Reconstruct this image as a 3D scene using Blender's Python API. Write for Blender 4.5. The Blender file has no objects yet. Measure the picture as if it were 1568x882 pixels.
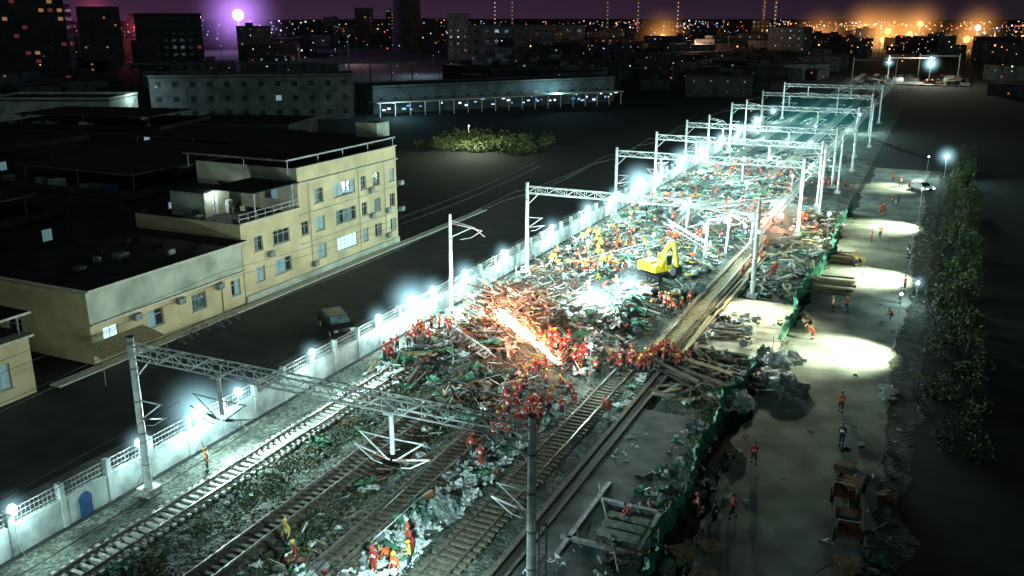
import bpy, math, random
from mathutils import Vector, Matrix, noise
random.seed(7)
R=random.random
def U(a,b): return a+(b-a)*random.random()
scene=bpy.context.scene
COL=scene.collection

# ---------------------------------------------------------------- materials
def mat(name,c1,c2=None,rough=.8,metal=0.,scale=3.,bump=0.,emit=None,estr=0.,detail=4.,vor=False,spec=.4):
    m=bpy.data.materials.new(name); m.use_nodes=True
    nt=m.node_tree; b=nt.nodes['Principled BSDF']
    b.inputs['Roughness'].default_value=rough; b.inputs['Metallic'].default_value=metal
    b.inputs['Specular IOR Level'].default_value=spec
    tc=nt.nodes.new('ShaderNodeTexCoord')
    if c2 is None: c2=tuple(x*.6 for x in c1)
    n=nt.nodes.new('ShaderNodeTexNoise'); n.inputs['Scale'].default_value=scale; n.inputs['Detail'].default_value=detail
    nt.links.new(tc.outputs['Object'],n.inputs['Vector'])
    r=nt.nodes.new('ShaderNodeValToRGB')
    r.color_ramp.elements[0].position=.35; r.color_ramp.elements[1].position=.65
    r.color_ramp.elements[0].color=(*c2,1); r.color_ramp.elements[1].color=(*c1,1)
    nt.links.new(n.outputs['Fac'],r.inputs['Fac'])
    out=r.outputs['Color']; h=n.outputs['Fac']
    if vor:
        v=nt.nodes.new('ShaderNodeTexVoronoi'); v.inputs['Scale'].default_value=vor
        nt.links.new(tc.outputs['Object'],v.inputs['Vector'])
        mr=nt.nodes.new('ShaderNodeMapRange'); mr.inputs['To Min'].default_value=.25; mr.inputs['To Max'].default_value=1.7
        sx=nt.nodes.new('ShaderNodeSeparateColor'); nt.links.new(v.outputs['Color'],sx.inputs['Color'])
        nt.links.new(sx.outputs['Red'],mr.inputs['Value'])
        mx=nt.nodes.new('ShaderNodeMix'); mx.data_type='RGBA'; mx.blend_type='MULTIPLY'; mx.inputs['Factor'].default_value=1
        nt.links.new(out,mx.inputs['A']); nt.links.new(mr.outputs['Result'],mx.inputs['B'])
        out=mx.outputs['Result']; h=v.outputs['Distance']
    nt.links.new(out,b.inputs['Base Color'])
    if bump:
        bp=nt.nodes.new('ShaderNodeBump'); bp.inputs['Strength'].default_value=bump; bp.inputs['Distance'].default_value=.1
        nt.links.new(h,bp.inputs['Height']); nt.links.new(bp.outputs['Normal'],b.inputs['Normal'])
    if emit:
        b.inputs['Emission Color'].default_value=(*emit,1); b.inputs['Emission Strength'].default_value=estr
    return m
M={}
M['ground']=mat('soil_asphalt',(.011,.012,.013),(.004,.005,.005),.95,scale=.5,detail=10,bump=.3)
M['ballast']=mat('ballast',(.13,.145,.115),(.035,.042,.032),.95,scale=.45,vor=5.,bump=1.,detail=8)
M['alley']=mat('alley_asphalt',(.035,.036,.036),(.014,.015,.015),.75,scale=.5,bump=.2,detail=10)
M['pave']=mat('lamplit_pavement',(.16,.16,.145),(.08,.08,.075),.8,scale=.5,bump=.15,detail=10)  # pavement tone lightened to stand for lamp light along the wall
M['conc_road']=mat('concrete_road',(.30,.33,.27),(.11,.125,.10),.75,scale=.3,bump=.2,detail=12)
M['verge']=mat('gravel_verge',(.09,.095,.075),(.03,.035,.025),.95,scale=.8,vor=4.,bump=.8,detail=10)
M['conc_yard']=mat('concrete_yard',(.14,.15,.15),(.04,.045,.045),.8,scale=.6,bump=.2,detail=10)
M['slab']=mat('pale_slab',(.6,.58,.46),(.28,.27,.21),.85,scale=.7,detail=9,bump=.2)
M['wall']=mat('painted_concrete_wall',(.46,.50,.48),(.20,.23,.22),.85,scale=.6,detail=11)
M['rail_w']=mat('wall_railing',(.5,.52,.52),rough=.5,metal=.3)
M['sleeper']=mat('concrete_sleeper',(.55,.55,.48),(.30,.30,.26),.85,scale=4)
M['sleeper_d']=mat('timber_sleeper',(.17,.14,.10),(.07,.06,.045),.9,scale=5)
M['steel']=mat('rail_steel',(.42,.39,.35),(.20,.17,.14),.35,.7,scale=3)
M['galv']=mat('galvanised_steel',(.74,.76,.74),(.46,.48,.47),.5,.0,scale=2)
M['galv_d']=mat('weathered_steel',(.30,.31,.31),(.16,.16,.17),.55,.3,scale=2)
M['ins']=mat('insulator',(.25,.10,.06),rough=.3)
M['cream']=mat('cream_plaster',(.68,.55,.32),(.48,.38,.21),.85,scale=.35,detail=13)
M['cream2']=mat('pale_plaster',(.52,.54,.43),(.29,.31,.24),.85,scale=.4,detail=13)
M['trim']=mat('plaster_trim',(.60,.57,.46),(.42,.40,.32),rough=.8)
M['roof']=mat('bitumen_roof',(.030,.031,.031),(.010,.010,.011),.9,scale=.4,detail=10)
M['glass']=mat('window_glass',(.03,.045,.05),rough=.12,spec=.8)
M['glasscurt']=mat('curtained_glass',(.16,.22,.22),(.04,.07,.07),.3,scale=2.5)
M['glasslit']=mat('lit_window',(.3,.4,.4),rough=.4,emit=(.65,.95,1.),estr=1.1,scale=4)
M['glassdim']=mat('dim_lit_window',(.2,.3,.3),rough=.4,emit=(.35,.7,.75),estr=.22,scale=4)
M['frame']=mat('window_frame',(.55,.55,.5),rough=.6)
M['grey']=mat('grey_render',(.12,.13,.13),(.055,.06,.06),.9,scale=.3,detail=8)
M['dgrey']=mat('dark_render',(.05,.042,.044),(.020,.018,.020),.9,scale=.2,detail=8)
M['orange']=mat('orange_jacket',(.74,.15,.035),(.5,.08,.02),.8,scale=9)
M['red']=mat('red_jacket',(.55,.04,.028),(.30,.02,.016),.8,scale=9)
M['yel']=mat('yellow_jacket',(.7,.5,.06),(.5,.32,.04),.8,scale=9)
M['blk']=mat('black_jacket',(.02,.02,.022),rough=.8)
M['trouser']=mat('navy_trousers',(.035,.04,.07),rough=.9,scale=8)
M['troured']=mat('orange_trousers',(.48,.07,.025),rough=.9,scale=8)
M['boot']=mat('boots',(.015,.015,.015),rough=.6)
M['skin']=mat('skin',(.5,.3,.2),(.42,.24,.16),.6)
M['refl']=mat('reflective_stripe',(.8,.82,.7),rough=.3)
M['helY']=mat('yellow_helmet',(.8,.55,.05),rough=.3)
M['helR']=mat('red_helmet',(.6,.05,.03),rough=.3)
M['helW']=mat('white_helmet',(.8,.8,.78),rough=.3)
M['hair']=mat('hair',(.01,.01,.01),rough=.6)
M['sheetw']=mat('white_plastic_sheet',(.78,.82,.80),(.42,.46,.45),.5,scale=3)
M['sheetg']=mat('grey_tarp',(.26,.31,.30),(.11,.14,.14),.5,scale=2)
M['sheetgr']=mat('green_sheet',(.10,.32,.18),(.05,.15,.09),.7,scale=2)
M['rust']=mat('rusty_steel',(.30,.12,.06),(.14,.055,.03),.7,.3,scale=4)
M['wood']=mat('timber',(.42,.33,.18),(.22,.16,.085),.85,scale=4)
M['stone']=mat('rubble_stone',(.26,.28,.22),(.11,.12,.09),.95,scale=4)
M['dark']=mat('dark_scrap',(.035,.035,.035),(.015,.015,.015),.7,scale=4)
M['net']=mat('green_netting',(.05,.30,.18),(.02,.13,.08),.8,scale=3)
M['leafA']=mat('leaf_dark',(.030,.055,.018),rough=.8)
M['leafB']=mat('leaf_light',(.08,.12,.035),rough=.8)
M['leafC']=mat('leaf_dry',(.12,.105,.045),rough=.8)
M['bark']=mat('bark',(.08,.06,.04),rough=.9)
M['excY']=mat('excavator_yellow',(.85,.62,.02),(.65,.47,.02),.4,scale=2)
M['rub']=mat('rubber',(.02,.02,.02),rough=.8)
M['vwhite']=mat('vehicle_paint_white',(.5,.52,.52),rough=.25)
M['vdark']=mat('vehicle_paint_dark',(.03,.033,.036),rough=.2)
M['blue']=mat('blue_paint',(.03,.10,.25),rough=.5)
def em(name,c,s):
    m=bpy.data.materials.new(name); m.use_nodes=True; nt=m.node_tree
    nt.nodes.remove(nt.nodes['Principled BSDF']); e=nt.nodes.new('ShaderNodeEmission')
    e.inputs['Color'].default_value=(*c,1); e.inputs['Strength'].default_value=s
    nt.links.new(e.outputs[0],nt.nodes['Material Output'].inputs['Surface']); return m
M['lamp']=em('led_lamp',(.85,.98,1.),14.)
M['sparkW']=em('spark_white',(1.,.88,.68),18.)
M['spark']=em('spark_hot',(1.,.6,.32),7.)
M['spark2']=em('spark_orange',(1.,.28,.08),2.5)
M['eW']=em('city_white',(.7,.85,1.),2.2); M['eO']=em('city_orange',(1.,.45,.12),3.)
M['eR']=em('city_red',(1.,.08,.10),1.8); M['eP']=em('city_purple',(.75,.3,1.),1.8); M['eB']=em('city_blue',(.25,.55,1.),1.5)
M['wW']=em('far_window_white',(.6,.8,1.),.35); M['wO']=em('far_window_warm',(1.,.5,.2),.28); M['wP']=em('far_window_red',(.9,.15,.2),.12)
def halo(name,c,k,pw=4,sr=2.5):  # emission-only volume imitating lamp bloom and lit haze, scatters nothing
    m=bpy.data.materials.new(name); m.use_nodes=True; nt=m.node_tree
    nt.nodes.remove(nt.nodes['Principled BSDF'])
    tc=nt.nodes.new('ShaderNodeTexCoord'); l=nt.nodes.new('ShaderNodeVectorMath'); l.operation='LENGTH'
    nt.links.new(tc.outputs['Object'],l.inputs[0])
    s=nt.nodes.new('ShaderNodeMath'); s.operation='SUBTRACT'; s.inputs[0].default_value=1; s.use_clamp=True
    nt.links.new(l.outputs['Value'],s.inputs[1])
    p=nt.nodes.new('ShaderNodeMath'); p.operation='POWER'; p.inputs[1].default_value=pw; nt.links.new(s.outputs[0],p.inputs[0])
    q=nt.nodes.new('ShaderNodeMath'); q.operation='MULTIPLY'; q.inputs[1].default_value=k; nt.links.new(p.outputs[0],q.inputs[0])
    e=nt.nodes.new('ShaderNodeEmission'); e.inputs['Color'].default_value=(*c,1); nt.links.new(q.outputs[0],e.inputs['Strength'])
    nt.links.new(e.outputs[0],nt.nodes['Material Output'].inputs['Volume'])
    try: m.cycles.volume_step_rate=sr
    except Exception: pass
    return m
M['haloC']=halo('lamp_bloom_cyan',(.45,.88,1.),1.15)  # bloom tints for the glow spheres, no real mist
M['haloG']=halo('lamp_bloom_pale',(.7,1.,.8),.7)
M['haloO']=halo('bloom_orange',(1.,.38,.18),.22)
M['haloT']=halo('teal_haze_glow',(.05,.56,.58),.0060,1.4)  # painted haze: teal volume that glows by itself
M['haloS']=halo('smoke_glow',(.6,.9,.9),.045,1.6)
M['haloP']=halo('lamp_bloom_purple',(.55,.25,1.),.08)
M['haloOr']=halo('bloom_city_orange',(1.,.4,.1),.06)
M['haloR']=halo('bloom_city_red',(1.,.1,.25),.03)

# ---------------------------------------------------------------- mesh builder
class MB:
    def __init__(s): s.v=[];s.f=[];s.m=[];s.mats=[]
    def mi(s,k):
        if k not in s.mats: s.mats.append(k)
        return s.mats.index(k)
    def quad(s,pts,k):
        n=len(s.v); s.v+= [tuple(p) for p in pts]; s.f.append(tuple(range(n,n+len(pts)))); s.m.append(s.mi(k))
    def box(s,c,d,k,mt=None):
        n=len(s.v); c=Vector(c)
        for x in (-.5,.5):
            for y in (-.5,.5):
                for z in (-.5,.5):
                    p=Vector((x*d[0],y*d[1],z*d[2]))
                    if mt is not None: p=mt@p
                    s.v.append(tuple(c+p))
        i=s.mi(k)
        for f in ((0,1,3,2),(4,6,7,5),(0,4,5,1),(2,3,7,6),(0,2,6,4),(1,5,7,3)):
            s.f.append(tuple(n+a for a in f)); s.m.append(i)
    def tube(s,p,q,r,k,n=6,r2=None):
        p=Vector(p);q=Vector(q); r2=r if r2 is None else r2
        d=(q-p)
        if d.length<1e-6: return
        d.normalize(); a=d.orthogonal().normalized(); b=d.cross(a)
        o=len(s.v)
        for (c,rr) in ((p,r),(q,r2)):
            for j in range(n):
                t=2*math.pi*j/n; s.v.append(tuple(c+a*math.cos(t)*rr+b*math.sin(t)*rr))
        i=s.mi(k)
        for j in range(n):
            s.f.append((o+j,o+(j+1)%n,o+n+(j+1)%n,o+n+j)); s.m.append(i)
        s.f.append(tuple(o+j for j in range(n-1,-1,-1))); s.m.append(i)
        s.f.append(tuple(o+n+j for j in range(n))); s.m.append(i)
    def sphere(s,c,r,k,n=10,h=6,zmin=-1.,fn=None):
        o=len(s.v); i=s.mi(k)
        rx,ry,rz=(r,r,r) if not hasattr(r,'__len__') else r
        t0=math.acos(max(-1,min(1,zmin)))
        for a in range(h+1):
            th=t0*a/h
            for b in range(n):
                ph=2*math.pi*b/n
                p=Vector((math.sin(th)*math.cos(ph),math.sin(th)*math.sin(ph),math.cos(th)))
                if fn: p=fn(p)
                s.v.append((c[0]+p.x*rx,c[1]+p.y*ry,c[2]+p.z*rz))
        for a in range(h):
            for b in range(n):
                s.f.append((o+a*n+b,o+a*n+n+b,o+a*n+n+(b+1)%n,o+a*n+(b+1)%n)); s.m.append(i)
    def sheet(s,c,w,k,n=4,rough=.35,flat=.5):
        o=len(s.v); i=s.mi(k); rz=U(0,6.28); sd=Vector((R()*50,R()*50,R()*50)); w2=w*U(.4,1)
        for a in range(n+1):
            for b in range(n+1):
                x=(a/n-.5)*w; y=(b/n-.5)*w2
                q=noise.noise_vector(sd+Vector((a*.9,b*.9,0)))
                x+=q.x*w*rough; y+=q.y*w*rough; z=abs(q.z)*w*flat*1.6
                s.v.append((c[0]+x*math.cos(rz)-y*math.sin(rz),c[1]+x*math.sin(rz)+y*math.cos(rz),c[2]+z))
        for a in range(n):
            for b in range(n):
                s.f.append((o+a*(n+1)+b,o+a*(n+1)+b+1,o+(a+1)*(n+1)+b+1,o+(a+1)*(n+1)+b)); s.m.append(i)
    def leaves(s,c,r,n,size,ks):
        for _ in range(n):
            while True:
                p=Vector((U(-1,1),U(-1,1),U(-1,1)))
                if p.length<1: break
            p=Vector((c[0]+p.x*r[0],c[1]+p.y*r[1],c[2]+p.z*r[2]))
            a=Vector((U(-1,1),U(-1,1),U(-1,1))).normalized()*size*U(.5,1.2); b=a.orthogonal().normalized()*size*U(.3,.7)
            s.quad([p-a,p-b,p+a,p+b],random.choice(ks))
    def mesh(s,name,smooth=False):
        me=bpy.data.meshes.new(name); me.from_pydata(s.v,[],s.f)
        for k in s.mats: me.materials.append(M[k])
        me.polygons.foreach_set('material_index',s.m)
        if smooth: me.polygons.foreach_set('use_smooth',[True]*len(s.f))
        me.update(); return me
    def obj(s,name,loc=(0,0,0),rz=0,parent=None,smooth=False,bevel=0):
        o=bpy.data.objects.new(name,s.mesh(name,smooth)); o.location=loc; o.rotation_euler=(0,0,rz); COL.objects.link(o)
        if parent: o.parent=parent
        if bevel:
            b=o.modifiers.new('bevel','BEVEL'); b.width=bevel; b.segments=2; b.limit_method='ANGLE'
        return o
def inst(me,name,loc,rz=0,sc=1,parent=None):
    o=bpy.data.objects.new(name,me); o.location=loc; o.rotation_euler=(0,0,rz); o.scale=(sc,sc,sc) if not hasattr(sc,'__len__') else sc
    COL.objects.link(o)
    if parent: o.parent=parent
    return o
def empty(name,loc=(0,0,0)):
    o=bpy.data.objects.new(name,None); o.location=loc; COL.objects.link(o); return o
def rotm(): return Matrix.Rotation(U(0,6.28),3,'Z')@Matrix.Rotation(U(-.5,.5),3,'X')@Matrix.Rotation(U(-.5,.5),3,'Y')

# ---------------------------------------------------------------- terrain
TR=[-40.3,-33.8,-28.2,-22.3]
EX=(-27.2,96.5)
def gh(x,y):
    if x<-45 or x>-12.6: return 0.
    h=0
    for t in TR:
        d=abs(x-t)
        h=max(h,.32*max(0,min(1,(3.0-d)/1.3)))
    h+=.07*noise.noise(Vector((x*.6,y*.6,0)))+.05*noise.noise(Vector((x*2,y*2,3)))
    w=max(0,min(1,(y-62)/8))*max(0,min(1,(128-y)/20))
    w2=max(0,min(1,(x+44)/3))*max(0,min(1,(-22.5-x)/3))
    h+=w*w2*(.5+1.1*max(0,noise.noise(Vector((x*.13,y*.13,7)))+.3)+.35*noise.noise(Vector((x*.5,y*.5,1))))
    h+=1.8*w2*math.exp(-((x+35)**2+(y-80)**2)/40)+1.2*w2*math.exp(-((x+27)**2+(y-88)**2)/30)
    e=max(0,min(1,(x+45)/1))*max(0,min(1,(-12.6-x)/1.5))
    return max(h,.03)*e+.01
g=MB(); g.quad([(-4000,-600,0),(4000,-600,0),(4000,7000,0),(-4000,7000,0)],'ground'); g.obj('ground')
g=MB(); nx=84; y0=18; ny=560
xs=[-45.1+i*(45.1-12.4)/nx for i in range(nx+1)]; ys=[y0+j*.5*(1+ j/700) for j in range(ny+1)]
for y in ys:
    for x in xs: g.v.append((x,y,gh(x,y)))
i=g.mi('ballast')
for j in range(ny):
    for a in range(nx):
        o=j*(nx+1)+a; g.f.append((o,o+1,o+nx+2,o+nx+1)); g.m.append(i)
g.obj('railway_ballast_ground')
YEND=ys[-1]
g=MB(); g.quad([(-65.6,10,.004),(-45.8,10,.004),(-45.8,230,.004),(-65.6,230,.004)],'alley'); g.obj('alley_road')
g=MB(); g.box((-65.0,88,.07),(1.2,80,.14),'trim'); g.box((-48.9,120,.06),(4.6,220,.12),'pave')
for a in range(70): g.box((-48.9,16+a*3,.122),(4.6,.05,.004),'dark')
g.obj('pavement')
g=MB()
N=360
L=[];Rr=[];Vv=[]
for j in range(N+1):
    y=20+j*180/N
    L.append((-11.2+.35*math.sin(y*.21)+.2*math.sin(y*.77)+.15*math.sin(y*2.1)+(1.0*max(0,min(1,(62-y)/6))),y,.012)); Rr.append((-1.2+.35*math.sin(y*.13)+.5*noise.noise(Vector((y*.4,0,0)))+.35*noise.noise(Vector((y*1.7,3,0))),y,.012))
    Vv.append((.9+1.1*noise.noise(Vector((y*.2,9,0)))+.5*noise.noise(Vector((y*1.1,5,0))),y,.008))
for j in range(N):
    g.quad([L[j],Rr[j],Rr[j+1],L[j+1]],'conc_road')
g.obj('concrete_service_road')
g=MB()
for j in range(N):
    a=Rr[j];b=Rr[j+1]; g.quad([(a[0]-.4,a[1],.008),Vv[j],Vv[j+1],(b[0]-.4,b[1],.008)],'verge')
g.obj('road_verge')
g=MB()
for _ in range(700):
    x=U(-11,.6); y=U(42,190)
    if abs(x+6)<3.8 and R()<.8: continue
    g.sheet((x,y,.015),U(.1,.45),random.choice(['sheetw','stone','dark','wood','sheetg','stone']),2)
g.obj('road_litter')
g=MB(); g.box((-15.6,51,.22),(6.4,26,.2),'conc_yard'); g.obj('concrete_yard_pavement')
g=MB(); g.box((-14.9,88,.24),(7.2,17,.24),'slab') 
for a in range(5): g.box((-14.9,80.6+a*3.6,.364),(7.15,.06,.012),'dark')
g.obj('loading_platform')
g=MB(); g.box((-19.6,53,.36),(.35,44,.3),'sleeper_d'); g.box((-19.1,53,.30),(.5,44,.1),'dark'); g.box((-18.7,53,.36),(.2,44,.3),'sleeper_d'); g.obj('cable_trough')

# ---------------------------------------------------------------- tracks
def track(x,y0,y1,slk,name,bright=False):
    g=MB(); y=y0
    while y<y1:
        g.box((x+U(-.05,.05),y+U(-.03,.03),.42+U(-.012,.012)),(2.5,.26,.2),slk,Matrix.Rotation(U(-.02,.02),3,'Z')) 
        y+=.6 if y<150 else 1.2
    for s in (-.72,.72):
        for (w,h,z) in ((.14,.03,.545),(.03,.10,.605),(.085,.04,.67)):
            g.box((x+s,(y0+y1)/2,z),(w,y1-y0,h),'steel')
    return g.obj(name)
track(TR[0],18,68,'sleeper','railway_track'); track(TR[1],18,65,'sleeper_d','railway_track')
track(TR[2],18,60,'sleeper_d','railway_track'); track(TR[3],18,72,'sleeper_d','railway_track')
track(TR[3]+1.5,76,127,'wood','railway_track')
for t in TR: track(t,128,YEND,'sleeper','railway_track')

# ---------------------------------------------------------------- wall
g=MB(); wx=-45.7
g.box((wx,140,.9),(.28,250,1.8),'wall')
g.box((wx,140,1.84),(.38,250,.09),'wall')
y=15.5
while y<265:
    g.box((wx,y,1.45),(.40,.34,2.9),'wall') 
    for z in (2.15,2.5,2.82): g.tube((wx,y,z),(wx,y+3.5,z),.03,'rail_w',4)
    if y<110:
        for a in range(1,12): g.tube((wx,y+a*.29,1.88),(wx,y+a*.29,2.85),.016,'rail_w',3)
    y+=3.5
g.obj('trackside_wall')
g=MB(); g.box((wx+.17,34.5,.65),(.06,.9,1.3),'blue') 
for a in range(8):
    t=a/7*math.pi; g.tube((wx+.17,34.5+.4*math.cos(t),1.3+.3*math.sin(t)),(wx+.17,34.5,1.3),.05,'blue',4)
g.obj('blue_wall_door')

# ---------------------------------------------------------------- portals
def cant(g,x,y,z,sgn,k='galv'):
    g.tube((x,y,z),(x+sgn*2.3,y,z+.5),.05,k,5); g.tube((x,y,z+1.3),(x+sgn*2.0,y,z+1.35),.045,k,5)
    g.tube((x+sgn*.2,y,z+.05),(x+sgn*1.9,y,z+1.35),.045,k,5)
    for a in range(5): g.tube((x+sgn*(.3+.12*a),y,z+.06+.026*a),(x+sgn*(.36+.12*a),y,z+.073+.026*a),.10,'ins',6)
    g.tube((x+sgn*2.2,y,z+.45),(x+sgn*1.1,y,z-.25),.035,k,4); g.tube((x+sgn*1.1,y,z-.25),(x+sgn*.5,y,z-.35),.03,k,4)
def portal(y,xl=-43.9,xr=-16.7,h=10.4,full=True):
    g=MB()
    for x in (xl,xr):
        g.tube((x,y,0),(x,y,h+.5),.27,'galv',10,.2); g.box((x,y,.25),(1.1,1.1,.7),'sleeper')
        g.tube((x,y,h+.5),(x,y,h+.56),.27,'galv_d',10)
        for z in (2.2,4.4,6.6,8.8): g.tube((x,y,z),(x,y,z+.08),.285,'galv_d',10)
        cant(g,x,y,5.4,1 if x==xl else -1,'galv')
    z0=h-.75; z1=h+.05; n=22; dx=(xr-xl)/n; wy=.32
    for yy in (y-wy,y+wy):
        for z in (z0,z1): g.tube((xl,yy,z),(xr,yy,z),.06,'galv',4)
        for a in range(n):
            x=xl+a*dx
            if a%2==0: g.tube((x,yy,z0),(x+dx,yy,z1),.04,'galv',4)
            else: g.tube((x,yy,z1),(x+dx,yy,z0),.04,'galv',4)
            g.tube((x,yy,z0),(x,yy,z1),.025,'galv',4)
    for a in range(n+1):
        x=xl+a*dx
        for z in (z0,z1): g.tube((x,y-wy,z),(x,y+wy,z),.03,'galv',4)
        if a<n: g.tube((x,y-wy if a%2 else y+wy,z1),(x+dx,y+wy if a%2 else y-wy,z1),.025,'galv',4)
    if full:
        for x,sg in ((-37.2,-1),(-37.0,1),(-25.2,-1),(-25,1)):
            if sg==1:
                g.tube((x,y,z0),(x,y,z0-2.6),.13,'galv',8); g.box((x,y,z0-.1),(.5,.8,.15),'galv')
            cant(g,x,y,z0-3.0,sg)
    for x,s in ((xl,1),(xr,-1)):
        g.tube((x,y,z0-1.5),(x+s*1.5,y,z0),.05,'galv',5)
    return g.obj('catenary_portal')
for y in (38,98,131,152,172,212,250,285): portal(y,full=(y not in(98,)))
g=MB()
for dx in (.45,.85): g.tube((-16.7+dx,38,0),(-16.7+dx,38,5.2),.05,'galv_d',5)
for a in range(14): g.tube((-16.25,38,.4+a*.35),(-15.85,38,.4+a*.35),.025,'galv_d',4)
g.tube((-16.7,38,5),(-15.85,38,5),.04,'galv_d',4)
g.obj('mast_ladder')
def smast(x,y,h,sg=1,rz=0):
    g=MB(); g.tube((0,0,0),(0,0,h),.22,'galv',8,.15); g.box((0,0,.25),(1,1,.6),'sleeper')
    g.tube((0,0,h-.9),(3.4,.5,h-1.5),.05,'galv',5); g.tube((0,0,h-2.4),(2.2,.3,h-1.3),.05,'galv',5); g.tube((0,0,h-.6),(3.2,-.6,h-1.0),.04,'galv',5)
    g.tube((3.4,.5,h-1.5),(2.2,.3,h-2.3),.035,'galv',4); g.tube((3.0,-.6,h-1.0),(3.8,.2,h-2.0),.035,'galv',4); g.tube((2.2,.3,h-2.3),(1.0,.2,h-2.6),.03,'galv',4)
    for a in range(5): g.tube((.3+.12*a,.05,h-.95-.02*a),(.36+.12*a,.05,h-.96-.02*a),.1,'ins',6)
    return g.obj('catenary_mast',(x,y,0),rz)
smast(-44.2,79.5,10.6); smast(-44.3,192,10); smast(-44.3,231,10);smast(-15,231,10,rz=3.14);smast(-15.2,192,10,rz=3.14)
smast(-30,300,9); smast(-22,330,9); smast(-15.6,146,10.4,rz=3.14); smast(-15.2,167,10.4,rz=3.14)
def wire(p,q,sag,r,name,k='galv_d'):
    g=MB(); n=12; pr=None
    for i in range(n+1):
        t=i/n; c=Vector(p).lerp(Vector(q),t); c.z-=sag*4*t*(1-t)
        if pr is not None: g.tube(pr,c,r,k,4)
        pr=c
    return g.obj(name)
PY=[-5,38,98,131,152,172,212,250,285]
for a in range(len(PY)-1):
    for x,z in ((-45.6,9.6),(-47.2,8.4)): wire((x,PY[a],z),(x,PY[a+1],z),.6,.02,'overhead_wire','dark')
    for x in TR:
        if PY[a]==38: continue
        if PY[a]==98: continue
        wire((x,PY[a],7.3),(x,PY[a+1],7.3),.6,.02,'catenary_wire'); wire((x,PY[a],5.9),(x,PY[a+1],5.9),.03,.018,'catenary_wire')
for x,z in ((-56,7.5),(-57,7.9)): wire((x,-10,z),(x,60,z),1,.02,'overhead_wire','dark'); wire((x,60,z),(x,130,z),1,.02,'overhead_wire','dark')

# ---------------------------------------------------------------- lamps
def light(name,loc,power,color,size=.3,parent=None,spot=None,target=None):
    d=bpy.data.lights.new(name,'SPOT' if spot else 'POINT'); d.energy=power; d.color=color; d.shadow_soft_size=size
    o=bpy.data.objects.new(name,d); COL.objects.link(o)
    if parent: o.parent=parent; o.location=Vector(loc)-parent.location
    else: o.location=loc
    if spot:
        d.spot_size=math.radians(spot); d.spot_blend=.9
        o.rotation_euler=(Vector(target)-Vector(loc)).to_track_quat('-Z','Y').to_euler()
    return o
hme={}
for k in ('haloC','haloG','haloO','haloT','haloS','haloP','haloOr','haloR'):
    b=MB(); b.sphere((0,0,0),1,k,20,12); hme[k]=b.mesh('glow_'+k)
CY=(.62,.96,.95)
def worklight(x,y,zb,zl,power,hr=2.,r=.22,hk='haloC',col=CY,off=(.7,0,.1),spot=None,target=None,flood=None):
    g=MB(); z=zl
    for a in range(3):
        t=a*2.094; g.tube((0,0,zb+.9),(.55*math.cos(t),.55*math.sin(t),zb),.025,'galv_d',4)
    g.tube((0,0,zb+.3),(0,0,z-r),.035,'galv_d',6)
    g.box((0,0,z-r-.05),(.35,.35,.12),'galv_d')
    g.sphere((0,0,z),r,'lamp',14,10)
    o=g.obj('work_light',(x,y,0),smooth=False)
    light('bulb',(x+off[0],y+off[1],z+off[2]),power,col,.25,o,spot,target)
    if flood: light('flood_beam',(x+.7,y,z+.3),flood,col,.3,o,150,(x+26,y+1,z-2.0))
    if hr: 
        h=inst(hme[hk],'bloom_halo',(0,0,z),0,hr,o)  # added glow sphere imitating bloom round the lamp
    return o
WL=[(29.4,1.6,1300,0),(38.6,1.7,1000,0),(44,3.9,2300,11000),(48,2.1,1000,0),(57,1.7,1500,7000),(67,2.0,1700,0),(72.8,4.0,3600,14000),(77,2.3,1700,0),(84,2.5,2100,10000),(93.6,2.1,2300,10000),(108.5,2.2,3200,11000),(122,2.5,3400,11000),(134,2.2,3000,0),(146.5,5.0,6500,18000),(160,2.5,3500,0),(174,4.1,5000,12000),(190,4.6,6000,12000),(208,3.1,4500,0),(228,3.1,5000,8000),(250,3.0,6000,0),(275,3.0,6000,0)]
for (y,hr,p,fl) in WL: worklight(-45.0,y,0.12,3.25,p,hr,.26 if hr<3 else .5,flood=fl)
for (x,y,h,hr,p) in ((-28.8,81,3.4,3.2,5500),(-27.2,87,3.6,3.0,5000),(-20.5,112,5,0,5000),(-30,118,5.5,1.3,7500),(-26,140,5.5,1.4,8500),(-21,152,5,1.2,6500),(-32,168,5,1.4,7500),(-24,196,5,1.5,8500),(-27,226,5,1.6,8500),(-20,258,5,1.6,8500),(-36,98,4.5,1.2,6000),(-23.8,66,4.2,0,2200),(-29.6,103,5,0,5500)):
    worklight(x,y,gh(x,y),h,p,hr,.2 if hr else .13,off=(0,-.5,.5))
worklight(-20.6,31,.3,5.2,8500,0,.13,off=(0,.5,.5),spot=125,target=(-26,42,2))  # added lamp out of view below the frame, lifts the foreground
PALE=(.88,1.,.74)
for (y,p,x) in ((85,27000,-5.4),(113,26000,-5.0),(143,26000,-5.0),(178,18000,-5.2)):
    worklight(-1.5,y+2,0,5.6,p,0,.13,'haloG',PALE,off=(-.4,0,.2),spot=84,target=(x,y,0))
light('mast_floodlight',(-16.1,96.8,7.5),13000,(.97,1.,.72),.3,None,96,(-15.2,89,0))
g=MB(); g.box((0,0,0),(.5,.2,.35),'galv_d'); g.box((0,-.11,-.02),(.42,.02,.28),'lamp'); g.obj('floodlight',(-16.4,96.9,7.9))
worklight(-12.4,128,0,4.2,4000,1.2,.2,off=(0,-.5,.4),col=PALE)
worklight(1.5,190,0,4.5,4500,3.2,.3,off=(-.5,-.5,.3))
worklight(-.3,103,0,2.6,700,1.4,.16,'haloC',off=(-.4,-.3,.2))
g=MB(); g.tube((0,0,0),(0,0,1.4),.04,'galv_d',5); g.sphere((0,0,1.6),.4,'spark',10,6); o=g.obj('warning_lamp',(-19.7,134.7,.3))
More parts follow.
